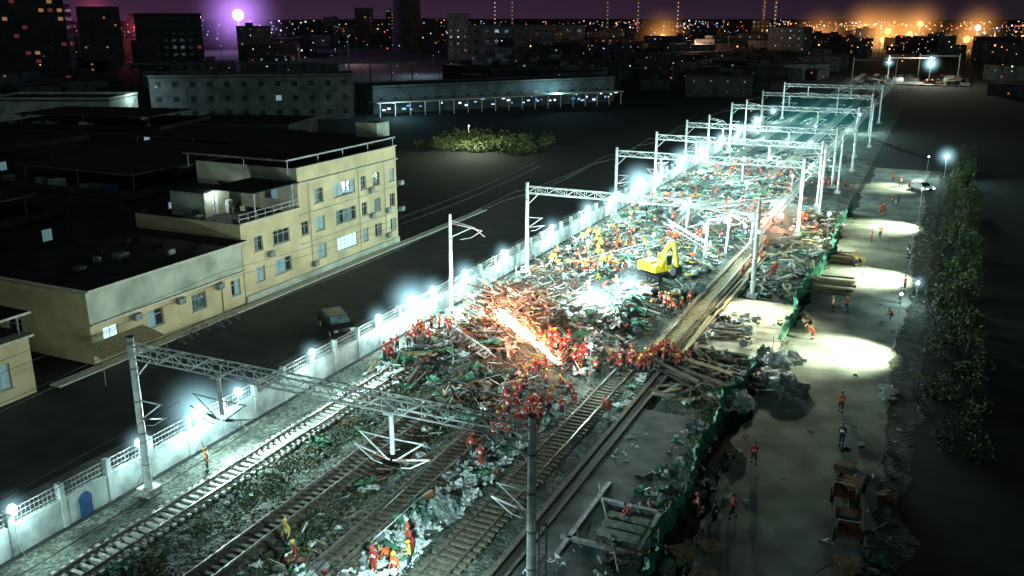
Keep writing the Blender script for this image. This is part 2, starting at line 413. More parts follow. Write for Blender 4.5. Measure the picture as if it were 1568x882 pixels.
light('glow',(-19.7,134.2,2.6),3000,(1.,.35,.2),.3,o); inst(hme['haloO'],'bloom_halo',(0,0,1.6),0,5,o)  # glow sphere here imitates the bloom of the warning lamp
o=inst(hme['haloT'],'haze_glow',(-29,225,3),0,(21,95,9)); o=inst(hme['haloT'],'haze_glow',(-30,130,3),0,(18,50,6))  # self-glowing volumes imitate lit teal haze over the yard
inst(hme['haloS'],'glowing_smoke',(-29.5,80,3.2),0,(5.5,5,3)); inst(hme['haloS'],'glowing_smoke',(-24.5,108,4),0,(3,3,3.5))  # smoke drawn as volumes with their own glow, not lit by lamps

# ---------------------------------------------------------------- sparks
g=MB(); S=Vector((-27.3,67.2,0)); D=Vector((-9.1,7.9,0)); dn=D.normalized(); pr=Vector((-dn.y,dn.x,0))
def sp_z(c,t): return max(1.7+.5*math.sin(t*3.0),gh(c.x,c.y)+.6)
for a in range(520):
    t=R()**1.0; sp=.08+.28*t; c=S+D*t+pr*random.gauss(0,sp*.7); c.z=sp_z(c,t)+random.gauss(0,sp*.6)
    g.tube(c,c+(dn+Vector((U(-.07,.07),U(-.07,.07),U(-.06,.08))))*U(.5,1.5),.033,'sparkW' if R()<.95-.5*t else 'spark',3,.012)
for a in range(480):
    t=R()**.7; sp=.35+1.7*t; c=S+D*t*1.1+pr*random.gauss(0,sp*.7); c.z=sp_z(c,t)+abs(random.gauss(0,sp*.45))
    d=(dn+Vector((U(-.35,.35),U(-.35,.35),U(-.3,.3))))*U(.3,1.1)
    g.tube(c,c+d,.016*U(.6,1.3),'spark' if R()<.4 else 'spark2',3,.006)
for a in range(120):
    d=Vector((U(-1,1),U(-1,1),U(0,1))).normalized(); c=S+Vector((0,0,1.5))+d*U(.3,3); g.tube(c,c+d*.4,.014,'spark2',3)
o=g.obj('welding_sparks')
light('spark_glow',(-29.5,68.6,3.6),2100,(1.,.38,.22),.5,o); light('spark_glow_b',(-36.4,76,5.0),2800,(1.,.52,.36),.8,o)
inst(hme['haloO'],'bloom_halo',(-32,71,2.4),0,4.2,o)  # added glow sphere imitating the bloom of the sparks

# ---------------------------------------------------------------- debris
def debris(g,x0,x1,y0,y1,n,mix,sc=1.,avoid=0):
    ks=[k for k,w in mix for _ in range(w)]
    for _ in range(n):
        x=U(x0,x1); y=U(y0,y1)
        if noise.noise(Vector((x*.22,y*.22,4)))<avoid-.5*R(): continue
        if (x-EX[0])**2+(y-EX[1]+1)**2<9: continue
        z=gh(x,y); k=random.choice(ks)
        if k=='sl': g.box((x,y,z+.15+R()*.3),(2.4,.24,.18),random.choice(['sleeper','sleeper_d','sleeper_d','wood']),rotm())
        elif k=='st':
            m=rotm(); l=U(.6,2.6)*sc; v=m@Vector((l,0,0)); g.tube((x,y,z+.1+R()*.5),(x+v.x,y+v.y,z+.3+abs(v.z)*.7+R()*.3),U(.02,.055),random.choice(['galv','rust','rust','wood','galv_d','dark']),4)
        elif k=='w': g.sheet((x,y,z+.05),U(.4,1.2)*sc,'sheetw')
        elif k=='gr': g.sheet((x,y,z+.05),U(.6,1.6)*sc,random.choice(['sheetg','sheetgr','sheetgr','dark']))
        elif k=='o': g.sheet((x,y,z+.1),U(.4,.9)*sc,random.choice(['orange','red','yel','rust']),3)
        elif k=='r':
            rr=U(.08,.35)*sc; g.sphere((x,y,z),(rr*U(.7,1.3),rr,rr*U(.5,.9)),'stone',5,3)
        elif k=='b': g.box((x,y,z+.2),(U(.3,.9),U(.3,.7),U(.2,.5)),random.choice(['dark','galv_d','rust','stone','sheetg']),rotm())
        elif k=='wd': g.leaves((x,y,z+.2),(.5,.5,.3),14,.12,['leafA','leafB','leafC'])
g=MB(); debris(g,-43,-23.5,67,100,1600,(('sl',2),('st',8),('w',5),('gr',4),('r',5),('b',3),('o',1),('wd',3)),1,.05); g.obj('wreckage_debris')
g=MB(); debris(g,-43,-23,100,130,1500,(('sl',2),('st',6),('w',5),('gr',4),('r',5),('b',3),('o',3),('wd',3)),1,.05); g.obj('wreckage_debris')
g=MB(); debris(g,-43,-23,130,180,1400,(('sl',2),('st',5),('w',6),('gr',4),('b',3),('o',4),('wd',3)),1.1,.05); debris(g,-43,-17,180,215,250,(('st',5),('w',5),('gr',4),('b',3),('o',4)),1.1); g.obj('wreckage_debris')
g=MB(); debris(g,-41,-31,71,87,700,(('st',9),('sl',1),('b',1)),1.2,-1); g.obj('scrap_metal_heap')
g=MB(); debris(g,-27.0,-24.3,28,62,620,(('w',10),('gr',3),('b',1),('r',1),('wd',1)),.75,-1); debris(g,-31,-24.5,28,36,130,(('w',3),('gr',2),('o',1),('r',1),('b',1)),.8,-1); g.obj('rubbish_pile')
g=MB(); debris(g,-38.8,-35.3,22,66,330,(('r',9),('st',1),('wd',5),('gr',1)),.7,-1); debris(g,-32.2,-29.8,22,64,260,(('r',7),('st',3),('wd',4),('gr',1),('w',2)),.7,-1); debris(g,-34,-29,56,67,150,(('st',4),('w',2),('gr',2),('r',2),('sl',1)),.9,-1); debris(g,-43,-35,60,70,130,(('st',4),('w',3),('gr',3),('r',2),('sl',1)),.9,-1); g.obj('trackside_rubble')
g=MB(); debris(g,-15.2,-12.4,40,64,190,(('w',6),('gr',4),('b',1)),.8,-1); debris(g,-18.2,-16.8,54,60,44,(('w',4),('gr',1)),.7,-1); debris(g,-21,-19.9,60,74,30,(('w',3),('gr',1),('r',2)),.8,-1); debris(g,-17.8,-14,38,44,30,(('w',4),('st',1)),.8,-1); debris(g,-11.8,-9.5,40,60,60,(('w',3),('gr',2),('b',2),('st',2)),.6,-1); debris(g,-3.5,0,44,66,46,(('st',3),('b',2),('gr',2)),.7,-1); g.obj('rubbish_pile')
g=MB(); debris(g,-18,-11.5,67,79,240,(('sl',4),('st',3),('b',1),('gr',2),('w',2)),.9,-1); debris(g,-18.6,-11.5,99,150,380,(('sl',3),('st',3),('b',1),('gr',3),('w',3),('r',2),('wd',3)),.85,-1); g.obj('timber_and_scrap_pile')
g=MB()
for a in range(40): g.sheet((U(-18.5,-14),U(80,92),.42),U(.4,1.3),random.choice(['sheetg','sheetw','dark']),4)
for a in range(12): g.box((-16+U(-1,1),84.5+U(-2,2),.5+R()*.3),(2.4,.24,.18),'sleeper_d',Matrix.Rotation(U(-.4,.4),3,'Z'))
g.obj('scattered_sheets')
g=MB()
for a in range(9):
    x=-19.0+a%3*.32+U(-.05,.05); yc=(84+a//3*14+U(-2,2)); g.box((x,yc,.42+.24*(a%2)),(.26,U(11,14),.22),random.choice(['wood','wood','sleeper_d']),Matrix.Rotation(U(-.025,.025),3,'Z'))
for a in range(10):
    x=-16.2+U(-2,2.2); g.box((x,73+U(-3,3),.5+a*.07),(.25,U(4,7),.2),random.choice(['sleeper_d','dark','wood']),Matrix.Rotation(U(.9,1.5),3,'Z'))
g.obj('long_timber_stack')
g=MB()
for a in range(22): g.box((-9.4+U(-.3,1.2),105+U(-2.5,2.5),.15+a*.045),(3.6,.24,.18),random.choice(['wood','sleeper_d']),Matrix.Rotation(U(-.15,.15),3,'Z'))
for a in range(14): g.box((-9.4+U(-.3,.6),120+U(-2.5,2.5),.15+a*.05),(2.6,.24,.18),random.choice(['wood','sleeper_d']),Matrix.Rotation(U(-.3,.3),3,'Z'))
g.obj('sleeper_stack')
def pallet(x,y,rz,n=3):
    g=MB()
    for k in range(n):
        z=k*.15; 
        for a in range(7): g.box((0,-.55+a*.183,z+.13),(1.2,.12,.022),'wood')
        for xx in (-.54,0,.54): g.box((xx,0,z+.07),(.1,1.2,.09),'wood')
    g.obj('pallet_stack',(x,y,0),rz)
for (x,y,n) in ((-10.6,45.5,4),(-9.3,47.2,2),(-8.9,43.6,5),(-3.2,61,3),(-1.9,48.4,4)): pallet(x,y,U(0,1.5),n)
def mound(name,x,y,rx,ry,h,k):
    g=MB(); sd=R()*40
    def fn(p):
        q=noise.noise(p*2.3+Vector((sd,0,0)))*.35+noise.noise(p*6+Vector((sd,5,0)))*.16+noise.noise(p*13+Vector((sd,8,0)))*.06
        return p*(1+q)
    g.sphere((0,0,0),(rx,ry,h),k,56,26,zmin=-.1,fn=fn); return g.obj(name,(x,y,0),U(0,3),smooth=False)
mound('tarpaulin_heap',-9.8,73.5,2.0,2.6,1.3,'sheetg'); mound('tarpaulin_heap',-11.2,78,1.6,2.0,1.5,'sheetw'); mound('tarpaulin_heap',-9.6,80.5,1.0,1.2,.9,'sheetw')
mound('tarpaulin_heap',-12.4,69,1.3,1.8,1.0,'sheetw'); mound('tarpaulin_heap',-27,83.5,2.6,2.4,1.9,'dark'); mound('tarpaulin_heap',-22.8,97,1.2,1.9,1.3,'sheetg')
g=MB()
for a in range(16): g.sheet((-1.2+U(-.6,.4),76+U(-1.5,1.5),.03),U(.5,1),'sheetw',5)
g.obj('white_bag_heap')
mound('tarpaulin_heap',-25.2,44,.9,1.3,1.1,'sheetg')

g=MB()
for (x,y,l,w) in ((-17.0,47,.3,9),(-15,44.2,5,.3),(-14.6,49.2,4.4,.3),(-12.9,47,.3,5)): g.box((x,y,.42),(l,w,.22),'galv_d')
for y in (45.6,46.6,47.6): g.box((-14.4,y,.5),(2.6,.5,.3),'stone')
g.tube((-17.6,51,.5),(-13.2,42,.55),.06,'galv_d',5)
g.obj('steel_channel_frame')
def fallen(p,q,name='collapsed_mast'):
    g=MB(); p=Vector(p);q=Vector(q); n=10; d=(q-p)/n; up=Vector((0,0,.6)); s=d.cross(Vector((0,0,1))).normalized()*.5
    for o in (s,-s,up,):
        g.tube(p+o,q+o,.05,'galv',4)
    for a in range(n):
        c=p+d*a; g.tube(c+s,c+d+up,.03,'galv',4); g.tube(c+up,c+d-s,.03,'galv',4); g.tube(c-s,c+d+s,.03,'galv',4)
    return g.obj(name)
fallen((-38,98,1.2),(-31,110,2)); fallen((-25,114,1),(-33,121,2.4)); fallen((-40,72,1),(-33,66,1.6)); fallen((-32,140,1),(-22,146,2)); fallen((-36,160,1),(-26,168,2))
def tripod(x,y,h):
    g=MB()
    for a in range(4):
        t=a*1.57+R(); g.tube((x+U(-.2,.2),y,h-.8*R()),(x+2.5*math.cos(t),y+2.5*math.sin(t),h-U(.2,2.5)),.06,'galv',5)
        g.tube((x,y,h-.3),(x+2.3*math.cos(t+.5),y+2.3*math.sin(t+.5),h-U(.2,1.4)),.045,'galv',4)
    g.tube((x,y,.2),(x+.3,y,h),.17,'galv',7); g.tube((x,y,h*.75),(x+.05,y,h*.75+.6),.4,'galv',8,.3)
    g.obj('damaged_catenary_mast')
tripod(-25,110,6); tripod(-23.4,115,6); tripod(-31,124,5.5); tripod(-21.4,121,5)
g=MB()
for a in range(30):
    p=Vector((U(-41,-29),U(68,122),0)); p.z=gh(p.x,p.y)+.3; an=U(-.5,.7)+1.57 
    for b in range(8):
        q=p+Vector((math.cos(an),math.sin(an),0))*1.6; q.z=gh(q.x,q.y)+.3+R()*.2; an+=U(-.18,.18); g.box((p+q)/2,(1.65,.1,.14),'rust' if a%2 else 'steel',Matrix.Rotation(an,3,'Z')); p=q
g.obj('twisted_rails')
for (x,y0,y1) in ((-38.5,88,128),(-33,90,128),(-28.4,102,128)):
    g=MB(); y=y0
    while y<y1:
        o=1.2*math.sin(y*.07+x) 
        if R()<.75: g.box((x+o+U(-.2,.2),y,gh(x+o,y)+.2),(2.5,.26,.2),'sleeper_d',Matrix.Rotation(U(-.15,.15),3,'Z'))
        for s in (-.72,.72):
            o2=1.2*math.sin((y+.65)*.07+x); p=Vector((x+o+s,y,gh(x+o+s,y)+.4)); q=Vector((x+o2+s,y+.65,gh(x+o2+s,y+.65)+.4)); g.tube(p,q,.07,'steel',4)
        y+=.65
    g.obj('damaged_railway_track')

# ---------------------------------------------------------------- green netting fence
g=MB() 
def netpath(y): return -12.3+.5*math.sin(y*.17)+.25*math.sin(y*.63)+ (.9 if y>80 else 0)*min(1,(y-80)/10 if y>80 else 0)
y=40.
while y<150:
    if not (79<y<84):
        for z in range(4):
            def P(yy,zz): 
                n=noise.noise(Vector((yy*.9,zz*.8,2))); n2=noise.noise(Vector((yy*2.6,zz*1.6,5)))
                top=1+.45*noise.noise(Vector((yy*.35,0,9)))
                return (netpath(yy)+n*.45+n2*.2,yy,.05+zz*.38*top)
            if z==3 and noise.noise(Vector((y*.8,1,1)))>.25: continue
            g.quad([P(y,z),P(y+.25,z),P(y+.25,z+1),P(y,z+1)],'net')
    if int(y*4)%12==0: g.tube((netpath(y),y,0),(netpath(y),y,1.9),.04,'galv_d',5)
    y+=.25
g.obj('green_net_fence',smooth=True)
g=MB()
for a in range(80):
    y=U(42,78) if a<55 else U(84,140); x=netpath(y)+U(-1.2,.4); g.leaves((x,y,.4),(.6,.6,.5),34,.15,['leafA','leafB','leafB'])
for a in range(130): 
    x=U(-38.6,-35.6);y=U(22,66); g.leaves((x,y,.3),(.6,.6,.3),24,.12,['leafA','leafB','leafC'])
for a in range(50): 
    x=U(-32,-30);y=U(26,60); g.leaves((x,y,.3),(.6,.6,.3),24,.12,['leafA','leafB','leafC'])
g.obj('trackside_weeds')

# right hedge
g=MB()
for a in range(360):
    y=U(66,230); x=U(.8,5.5)+.01*(y-50); h=U(.5,2.3)*(1 if y>85 else .6)
    g.leaves((x,y,h*.6),(U(.4,1.2),U(.4,1.2),h*.7),40,.18,['leafA','leafA','leafA','leafB','leafC'])
g.obj('hedge_row')
def tree(x,y,h):
    g=MB(); g.tube((0,0,0),(U(-.2,.2),U(-.2,.2),h*.55),.16,'bark',7,.09)
    for a in range(9):
        t=U(0,6.28); l=U(.8,1.8)*h/6; z=h*U(.35,.6); q=Vector((math.cos(t)*l,math.sin(t)*l,z+U(.4,1.6)))
        g.tube((0,0,z),q,.06,'bark',5,.02)
        g.leaves(q,(U(.5,1.),U(.5,1.),U(.4,.9)),110,.17,random.choice([['leafA'],['leafA','leafB'],['leafB','leafC']]))
    g.leaves((0,0,h*.8),(.8,.8,h*.2),160,.17,['leafA','leafB'])
    g.obj('roadside_tree',(x,y,0))
for (x,y,h) in ((4.5,88,4.5),(3.5,97,5),(4,108,5),(5,120,5.5),(4,133,5),(5,150,5.5),(4.5,168,5.5)): tree(x,y,h)
g=MB()
for a in range(130):
    x=U(-112,-84); y=U(184,206); hh=U(.5,2.2); g.leaves((x,y,hh*.6),(U(.8,1.8),U(.8,1.8),hh),44,.34,['leafA','leafB','leafB','leafC'])
g.obj('shrubbery')
worklight(-97,184,0,6,9000,0,.12,col=(.85,1.,.7)) 

# ---------------------------------------------------------------- buildings
def facade(g,origin,ax,w,h,ops,wallk,depth=.22,zfun=None):
    ax=Vector(ax); up=Vector((0,0,1)); nrm=ax.cross(up)
    O=Vector(origin); P=lambda a,z,d=0: O+ax*a+up*z-nrm*d
    As=sorted(set([0,w]+[o[0] for o in ops]+[o[1] for o in ops])); Zs=sorted(set([0,h]+[o[2] for o in ops]+[o[3] for o in ops]))
    for i in range(len(As)-1):
        for j in range(len(Zs)-1):
            a=(As[i]+As[i+1])/2; z=(Zs[j]+Zs[j+1])/2
            if any(o[0]<a<o[1] and o[2]<z<o[3] for o in ops): continue
            g.quad([P(As[i],Zs[j]),P(As[i+1],Zs[j]),P(As[i+1],Zs[j+1]),P(As[i],Zs[j+1])],wallk)
    for (a0,a1,z0,z1,gk) in ops:
        for q in (((a0,z0),(a1,z0)),((a1,z0),(a1,z1)),((a1,z1),(a0,z1)),((a0,z1),(a0,z0))):
            g.quad([P(*q[0]),P(*q[0],depth),P(*q[1],depth),P(*q[1])],wallk)
        ncol=max(2,round((a1-a0)/.8)); t=.035
        for c in range(ncol):
            k=gk if gk in('glasslit',) else random.choice([gk,gk,'glass'])
            b0=a0+(a1-a0)*c/ncol; b1=a0+(a1-a0)*(c+1)/ncol
            g.quad([P(b0,z0,depth),P(b1,z0,depth),P(b1,z1,depth),P(b0,z1,depth)],k)
        for c in range(ncol+1):
            a=a0+(a1-a0)*c/ncol; a=min(max(a,a0+t),a1-t)
            g.tube(P(a,z0,depth-.05),P(a,z1,depth-.05),t,'frame',4)
        for z in (z0+t,z0+(z1-z0)*.68,z1-t): g.tube(P(a0,z,depth-.04),P(a1,z,depth-.04),t,'frame',4)
        m=P((a0+a1)/2,z0-.06,-.07)
        sz=(abs(ax.x)*(a1-a0+.3)+abs(nrm.x)*.14,abs(ax.y)*(a1-a0+.3)+abs(nrm.y)*.14,.1)
        if abs(ax.x)<.01 or abs(ax.y)<.01: g.box(m,sz,'trim')
GL=['glass','glasscurt','glasscurt','glassdim','glassdim']
def rnd(): return random.choice(GL)
fx=-66.; bld=empty('cream_apartment_building',(fx,88,0))
def child(g,name,par):
    o=g.obj(name); o.parent=par; o.location=-par.location; return o
g=MB()
cols=[(86,87.7),(90,94.3),(95.6,96.8),(98.4,100),(102.2,103.5)]
ops=[]
for (a,b) in cols:
    for z in (2.7,6.1,9.5):
        k='glasslit' if (a==90 and z==2.7) else rnd()
        ops.append((a-83,b-83,z-.85,z+.85,k))
ops.append((0.2,1.6,5.3,6.9,rnd()))
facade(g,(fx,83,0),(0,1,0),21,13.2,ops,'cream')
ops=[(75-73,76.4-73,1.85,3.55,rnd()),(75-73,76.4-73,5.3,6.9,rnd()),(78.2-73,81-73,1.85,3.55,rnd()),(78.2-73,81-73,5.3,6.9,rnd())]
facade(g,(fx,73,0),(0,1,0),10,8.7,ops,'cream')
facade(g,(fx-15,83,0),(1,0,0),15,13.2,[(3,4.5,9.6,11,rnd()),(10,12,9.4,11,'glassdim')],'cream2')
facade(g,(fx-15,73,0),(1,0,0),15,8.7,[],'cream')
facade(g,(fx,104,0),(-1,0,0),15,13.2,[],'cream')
child(g,'walls',bld)
g=MB(); g.quad([(fx-15,83,12.7),(fx,83,12.7),(fx,104,12.7),(fx-15,104,12.7)],'roof'); g.quad([(fx-15,73,8.2),(fx,73,8.2),(fx,83,8.2),(fx-15,83,8.2)],'roof')
g.box((fx-8.3,93.5,14.2),(15.4,23,.12),'roof'); g.box((fx-.58,93.5,14.2),(.05,23,.2),'galv_d'); g.box((fx-8.3,81.97,14.2),(15.4,.05,.2),'galv_d')
for (x,y) in ((fx-.7,82.3),(fx-.7,88),(fx-.7,93),(fx-.7,98.5),(fx-.7,104.5),(fx-15.5,82.3),(fx-7,82.3)): g.tube((x,y,12.6),(x,y,14.2),.06,'galv',5)
child(g,'roof',bld)
g=MB()
g.box((fx+.12,93.5,11.5),(.24,21.3,.14),'trim'); g.box((fx+.12,93.5,4.35),(.1,21.1,.08),'trim'); g.box((fx+.12,93.5,7.8),(.1,21.1,.08),'trim'); g.box((fx,93.5,13.26),(.4,21.3,.12),'trim')
g.box((fx+.12,78,8.75),(.3,10.2,.16),'trim'); g.box((fx+.15,88.5,.4),(.16,31,.8),'cream2')
for (y,z) in ((85,1.6),(97.5,5),(97.5,8.3),(101.2,1.6),(101.2,5),(77.3,4.6),(104.6,4.6),(104.6,8.2)): g.box((fx+.35,y,z),(.5,.8,.6),'sheetg')
for y in (84.9,95,101): g.tube((fx+.1,y,0),(fx+.1,y,11.4),.06,'trim',5)
child(g,'cornices_and_air_conditioners',bld)
g=MB()
for z in (9.2,9.7): g.tube((fx-.1,73.1,z),(fx-.1,83,z),.03,'galv',4)
for a in range(8): g.tube((fx-.1,73.1+a*1.4,8.7),(fx-.1,73.1+a*1.4,9.7),.03,'galv',4)
for (x,y) in ((fx-.4,76),(fx-.4,82.5),(fx-6,76),(fx-6,82.5)): g.tube((x,y,8.2),(x,y,11.6),.06,'galv',5)
g.box((fx-3.2,79.2,11.7),(7,7.6,.1),'roof')
for a in range(7): g.box((fx-2-U(0,9),74+U(0,7),8.5),(U(.4,1.2),U(.4,1.2),U(.4,1)),random.choice(['cream2','galv_d','stone','sheetw']))
child(g,'terrace_canopy',bld)
g=MB(); g.box((fx-10,78,9.6),(5,4,2.8),'cream2'); g.box((fx-7.47,77.6,9.3),(.06,.9,2.),'sheetw'); g.box((fx-10,78,11.08),(5.6,4.6,.15),'roof')
g.box((fx-6.9,79.2,9.0),(.5,.7,1.5),'sheetw'); child(g,'rooftop_hut',bld)
light('hut_lamp',(fx-6.6,77.2,11.2),300,(.85,1,.9),.1,bld); g=MB(); g.sphere((fx-7.3,77.2,11.0),.12,'lamp',8,6); child(g,'hut_lamp_globe',bld)
g=MB(); g.box((fx-4,104.8,15.2),(3.4,3,1.9),'cream2'); child(g,'stair_turret',bld)
b2=empty('cream_low_building',(fx,63,0)); g=MB()
ops=[(54.3-53,56-53,1.35,3.05,'glasslit'),(59.5-53,61.4-53,1.35,3.05,'glassdim'),(65.2-53,67.2-53,1.35,3.05,'glasscurt'),(70.9-53,72.3-53,1.35,3.05,rnd())]
facade(g,(fx,53,0),(0,1,0),19.9,3.7,ops,'cream')
facade(g,(fx+.02,53,3.7),(0,1,0),19.9,3.2,[],'cream2'); facade(g,(fx-15,53,0),(1,0,0),15,6.9,[(4,6,1.2,3,'glass')],'cream')
child(g,'walls',b2); g=MB()
g.box((fx+.15,63,3.72),(.36,20,.14),'trim'); g.box((fx-7.3,63,6.98),(16,20.6,.14),'roof') 
g.box((fx+.72,63,6.98),(.06,20.7,.2),'trim'); g.box((fx-7.3,52.68,6.98),(16,.06,.2),'trim')
for y in (58,63.5,69): g.box((fx+.35,y,3.1),(.5,.8,.6),'sheetg')
for a in range(9): g.box((fx-2-U(0,11),55+U(0,16),7.3),(U(.3,1.3),U(.3,1.3),U(.2,.8)),random.choice(['dark','galv_d','stone','grey']))
g.tube((fx+.1,69.4,0),(fx+.1,69.4,3.6),.05,'dark',5)
child(g,'roof_and_ledge',b2)
b3=empty('cream_house',(fx,39,0)); g=MB()
facade(g,(fx+.6,30,0),(0,1,0),16.6,5.0,[(12.2,14.6,1.2,3.3,'glassdim'),(6,8.4,1.2,3.3,'glass')],'cream'); facade(g,(fx+.6,46.6,0),(-1,0,0),13,5.,[],'cream')
child(g,'walls',b3); g=MB(); g.box((fx-5.6,38,5.05),(13.4,17.6,.2),'trim'); g.box((fx-5.9,38,6.9),(13.4,18,.14),'roof'); g.box((fx+.82,38,6.9),(.05,18,.2),'trim')
for y in (34,40,46): g.tube((fx+.4,y,5.1),(fx+.4,y,6.9),.06,'galv_d',5)
child(g,'roof_slab_and_canopy',b3)
def simple_building(name,c,d,rz,k,rows,cols,lit=.15,lk=('wW',),roofk='roof',wk='glass',par=True,wsz=(1.2,1.3),canopy=False):
    g=MB(); w,dp,h=d
    g.box((0,0,h/2),(w,dp,h),k); g.box((0,0,h+.12),(w+.5,dp+.5,.24),roofk)
    if par:
        for s in (-1,1): g.box((0,s*(dp/2+.1),h+.5),(w+.4,.18,.7),k)
        for s in (-1,1): g.box((s*(w/2+.1),0,h+.5),(.18,dp+.02,.7),k)
    if not par and R()<.6:
        g.box((U(-.3,.3)*w,0,h+1.2),(U(3,6),U(3,5),2.2),k)
    if canopy:
        for sx in (-1,0,1):
            for sy in (-1,1): g.tube((sx*w*.4,sy*dp*.4,h),(sx*w*.4,sy*dp*.4,h+2.4),.07,'galv_d',5)
        g.box((0,0,h+2.5),(w*.86,dp*.86,.12),'roof'); g.box((0,-dp*.43-.03,h+2.5),(w*.86,.05,.14),'grey'); g.box((w*.43+.03,0,h+2.5),(.05,dp*.86,.14),'grey')
        for _ in range(9): g.box((U(-.45,.45)*w,-dp*.46+R()*1.2,h+.7),(U(.6,2),U(.6,1.4),U(.5,1.3)),random.choice(['cream2','galv_d','grey','stone','blue']))
        g.box((w*.2,0,h+1.1),(3,3,1.8),'cream2'); g.tube((-w*.2,-dp*.46,h),(-w*.2,-dp*.46,h+1.3),.6,'galv_d',12)
    fh=h/rows
    for r in range(rows):
        for cc in range(cols):
            x=-w/2+(cc+.5)*w/cols; z=fh*(r+.55); kk=random.choice(lk) if R()<lit else wk
            g.box((x,-dp/2-.03,z),(min(wsz[0],w/cols*.6),.08,min(wsz[1],fh*.5)),kk)
            g.box((x,-dp/2-.08,z-min(wsz[1],fh*.5)/2-.06),(min(wsz[0],w/cols*.6)+.2,.16,.1),k)
        nc=max(2,int(cols*dp/w))
        for cc in range(nc):
            for s in (-1,1):
                y=-dp/2+(cc+.5)*dp/nc; kk=random.choice(lk) if R()<lit else wk
                g.box((s*(w/2+.03),y,fh*(r+.55)),(.08,min(wsz[0],dp/nc*.6),min(wsz[1],fh*.5)),kk)
    return g.obj(name,c,rz)
simple_building('dark_warehouse',(-98,92,0),(24,30,9),0,'dgrey',2,6,.3,('glassdim','glasslit','wW'),canopy=True)
simple_building('dark_warehouse',(-104,58,0),(28,26,8),0,'dgrey',2,6,.3,('glassdim','glasslit','wW'),canopy=True)
simple_building('dark_workshop',(-92,120,0),(20,14,8),.1,'grey',2,5,.2,('glassdim','wO'),canopy=True)
simple_building('dark_workshop',(-118,128,0),(30,20,7),.1,'dgrey',2,6,.3,('glassdim','wW'),canopy=True)
simple_building('dark_workshop',(-150,100,0),(30,26,9),.1,'dgrey',2,6,.25,('glassdim','wW'))
simple_building('dark_workshop',(-140,160,0),(26,18,7),.3,'dgrey',2,6,.2,('glassdim','wO'))
simple_building('dark_workshop',(-160,140,0),(36,20,8),.25,'dgrey',2,6,.2,('glassdim','wW'),canopy=True)
simple_building('pale_workshop',(-222,180,0),(34,18,8),.42,'cream2',1,5,.2)
simple_building('office_block',(-189,221,0),(58,14,12.5),.6,'grey',3,12,.03,wsz=(1.6,1.5))
simple_building('long_depot',(-142,286,0),(92,16,8),.95,'grey',1,18,.05)
g=MB(); g.box((0,0,4.3),(92,7,.25),'trim') 
for a in range(19): g.tube((-45+a*5,-3,0),(-45+a*5,-3,4.2),.15,'galv',5)
for a in range(60):
    if R()<.6: g.box((-44+a*1.5+R(),.5,1.6+R()*2.2),(U(.2,1.4),.15,U(.15,.6)),random.choice(['eW','eW','eB']))
g.obj('lit_canopy',(-132,276,0),.95)
light('canopy_lamp',(-150,238,5),3500,(.4,.85,1.),.5); light('canopy_lamp',(-120,292,5),4500,(.4,.85,1.),.5); light('canopy_lamp',(-205,192,9),2200,(.6,.85,.95),.5)
g=MB(); g.box((0,0,13.8),(100,6,.5),'grey') 
for a in range(14): g.tube((-48+a*7.4,0,0),(-48+a*7.4,0,13.6),.25,'grey',5)
g.obj('elevated_conveyor',(-215,262,0),.55)

def city():
    for a in range(560):
        if a<380: d=U(360,1700); an=math.radians(U(-62,18))
        elif a<470: d=U(360,760); an=math.radians(U(-30,-9))
        else: d=U(420,1100); an=math.radians(random.choice([U(0,18),U(-12,-6)]))
        x=d*math.sin(an); y=d*math.cos(an)
        if abs(x+20)<45 and y<650: continue
        if abs(math.degrees(an)+31.4)<3 and d<800: continue
        if d<600: h=U(4,9); w=U(12,32)
        elif R()<.9: h=U(5,15); w=U(12,38)
        else: h=U(22,38) if an<math.radians(-24) else U(14,25); w=U(14,26)
        rows=max(2,int(h/4)); cols=max(3,int(w/5)); rz=-an+U(-.6,.6)
        s=d/700
        simple_building('apartment_building' if h>21 else 'city_building',(x,y,0),(w,U(10,18),h),rz,random.choice(['dgrey','dgrey','grey']),rows,cols,U(.03,.2),random.choice([('wW',),('wO',),('wW','wO'),('wP','wO'),('wO','wO')]),par=False,wsz=(1.3*s,1.1*s))
city()
simple_building('residential_tower',(-395,300,0),(46,22,75),.75,'dgrey',20,12,.14,('wP','wO','wP'),par=True,wsz=(2,1.5))
simple_building('residential_tower',(-345,345,0),(30,20,30),.75,'dgrey',9,8,.05,('wP','wO'),wsz=(2,1.5))
simple_building('factory_hall',(-290,640,0),(90,30,22),.35,'grey',3,12,.05,('wW',),wsz=(3,2))
g=MB()
for a in range(10):
    r1=13.5-2.5*math.sin(a/10*3.0); r2=13.5-2.5*math.sin((a+1)/10*3.0); g.tube((0,0,a*9),(0,0,a*9+9),r1,'dgrey',28,r2)
for a in range(3): g.tube((0,0,20+a*28),(0,0,21+a*28),12.6,'dgrey',28)
g.obj('cooling_tower',(-413,676,0))
g=MB()
for a in range(1700):
    d=U(330,2600); an=math.radians(U(-60,20))
    if R()<.45: an=math.radians(random.gauss(-4,7)); d=U(600,2200)
    x=d*math.sin(an);y=d*math.cos(an)
    if abs(x+20)<40 and y<450: continue
    k=random.choice(['eW','eW','eW','eB','eO','eO','eR','eP']) if an<math.radians(-9) else random.choice(['eO','eO','eO','eW','eR','eW'])
    z=U(4,18); s=.00042*d*random.choice([.4,.5,.6,.7,.8,1,1.2,1.9]); g.sphere((x,y,z),s,k,5,4); g.tube((x,y,0),(x,y,z),.1,'dark',3)
g.obj('distant_street_lights')
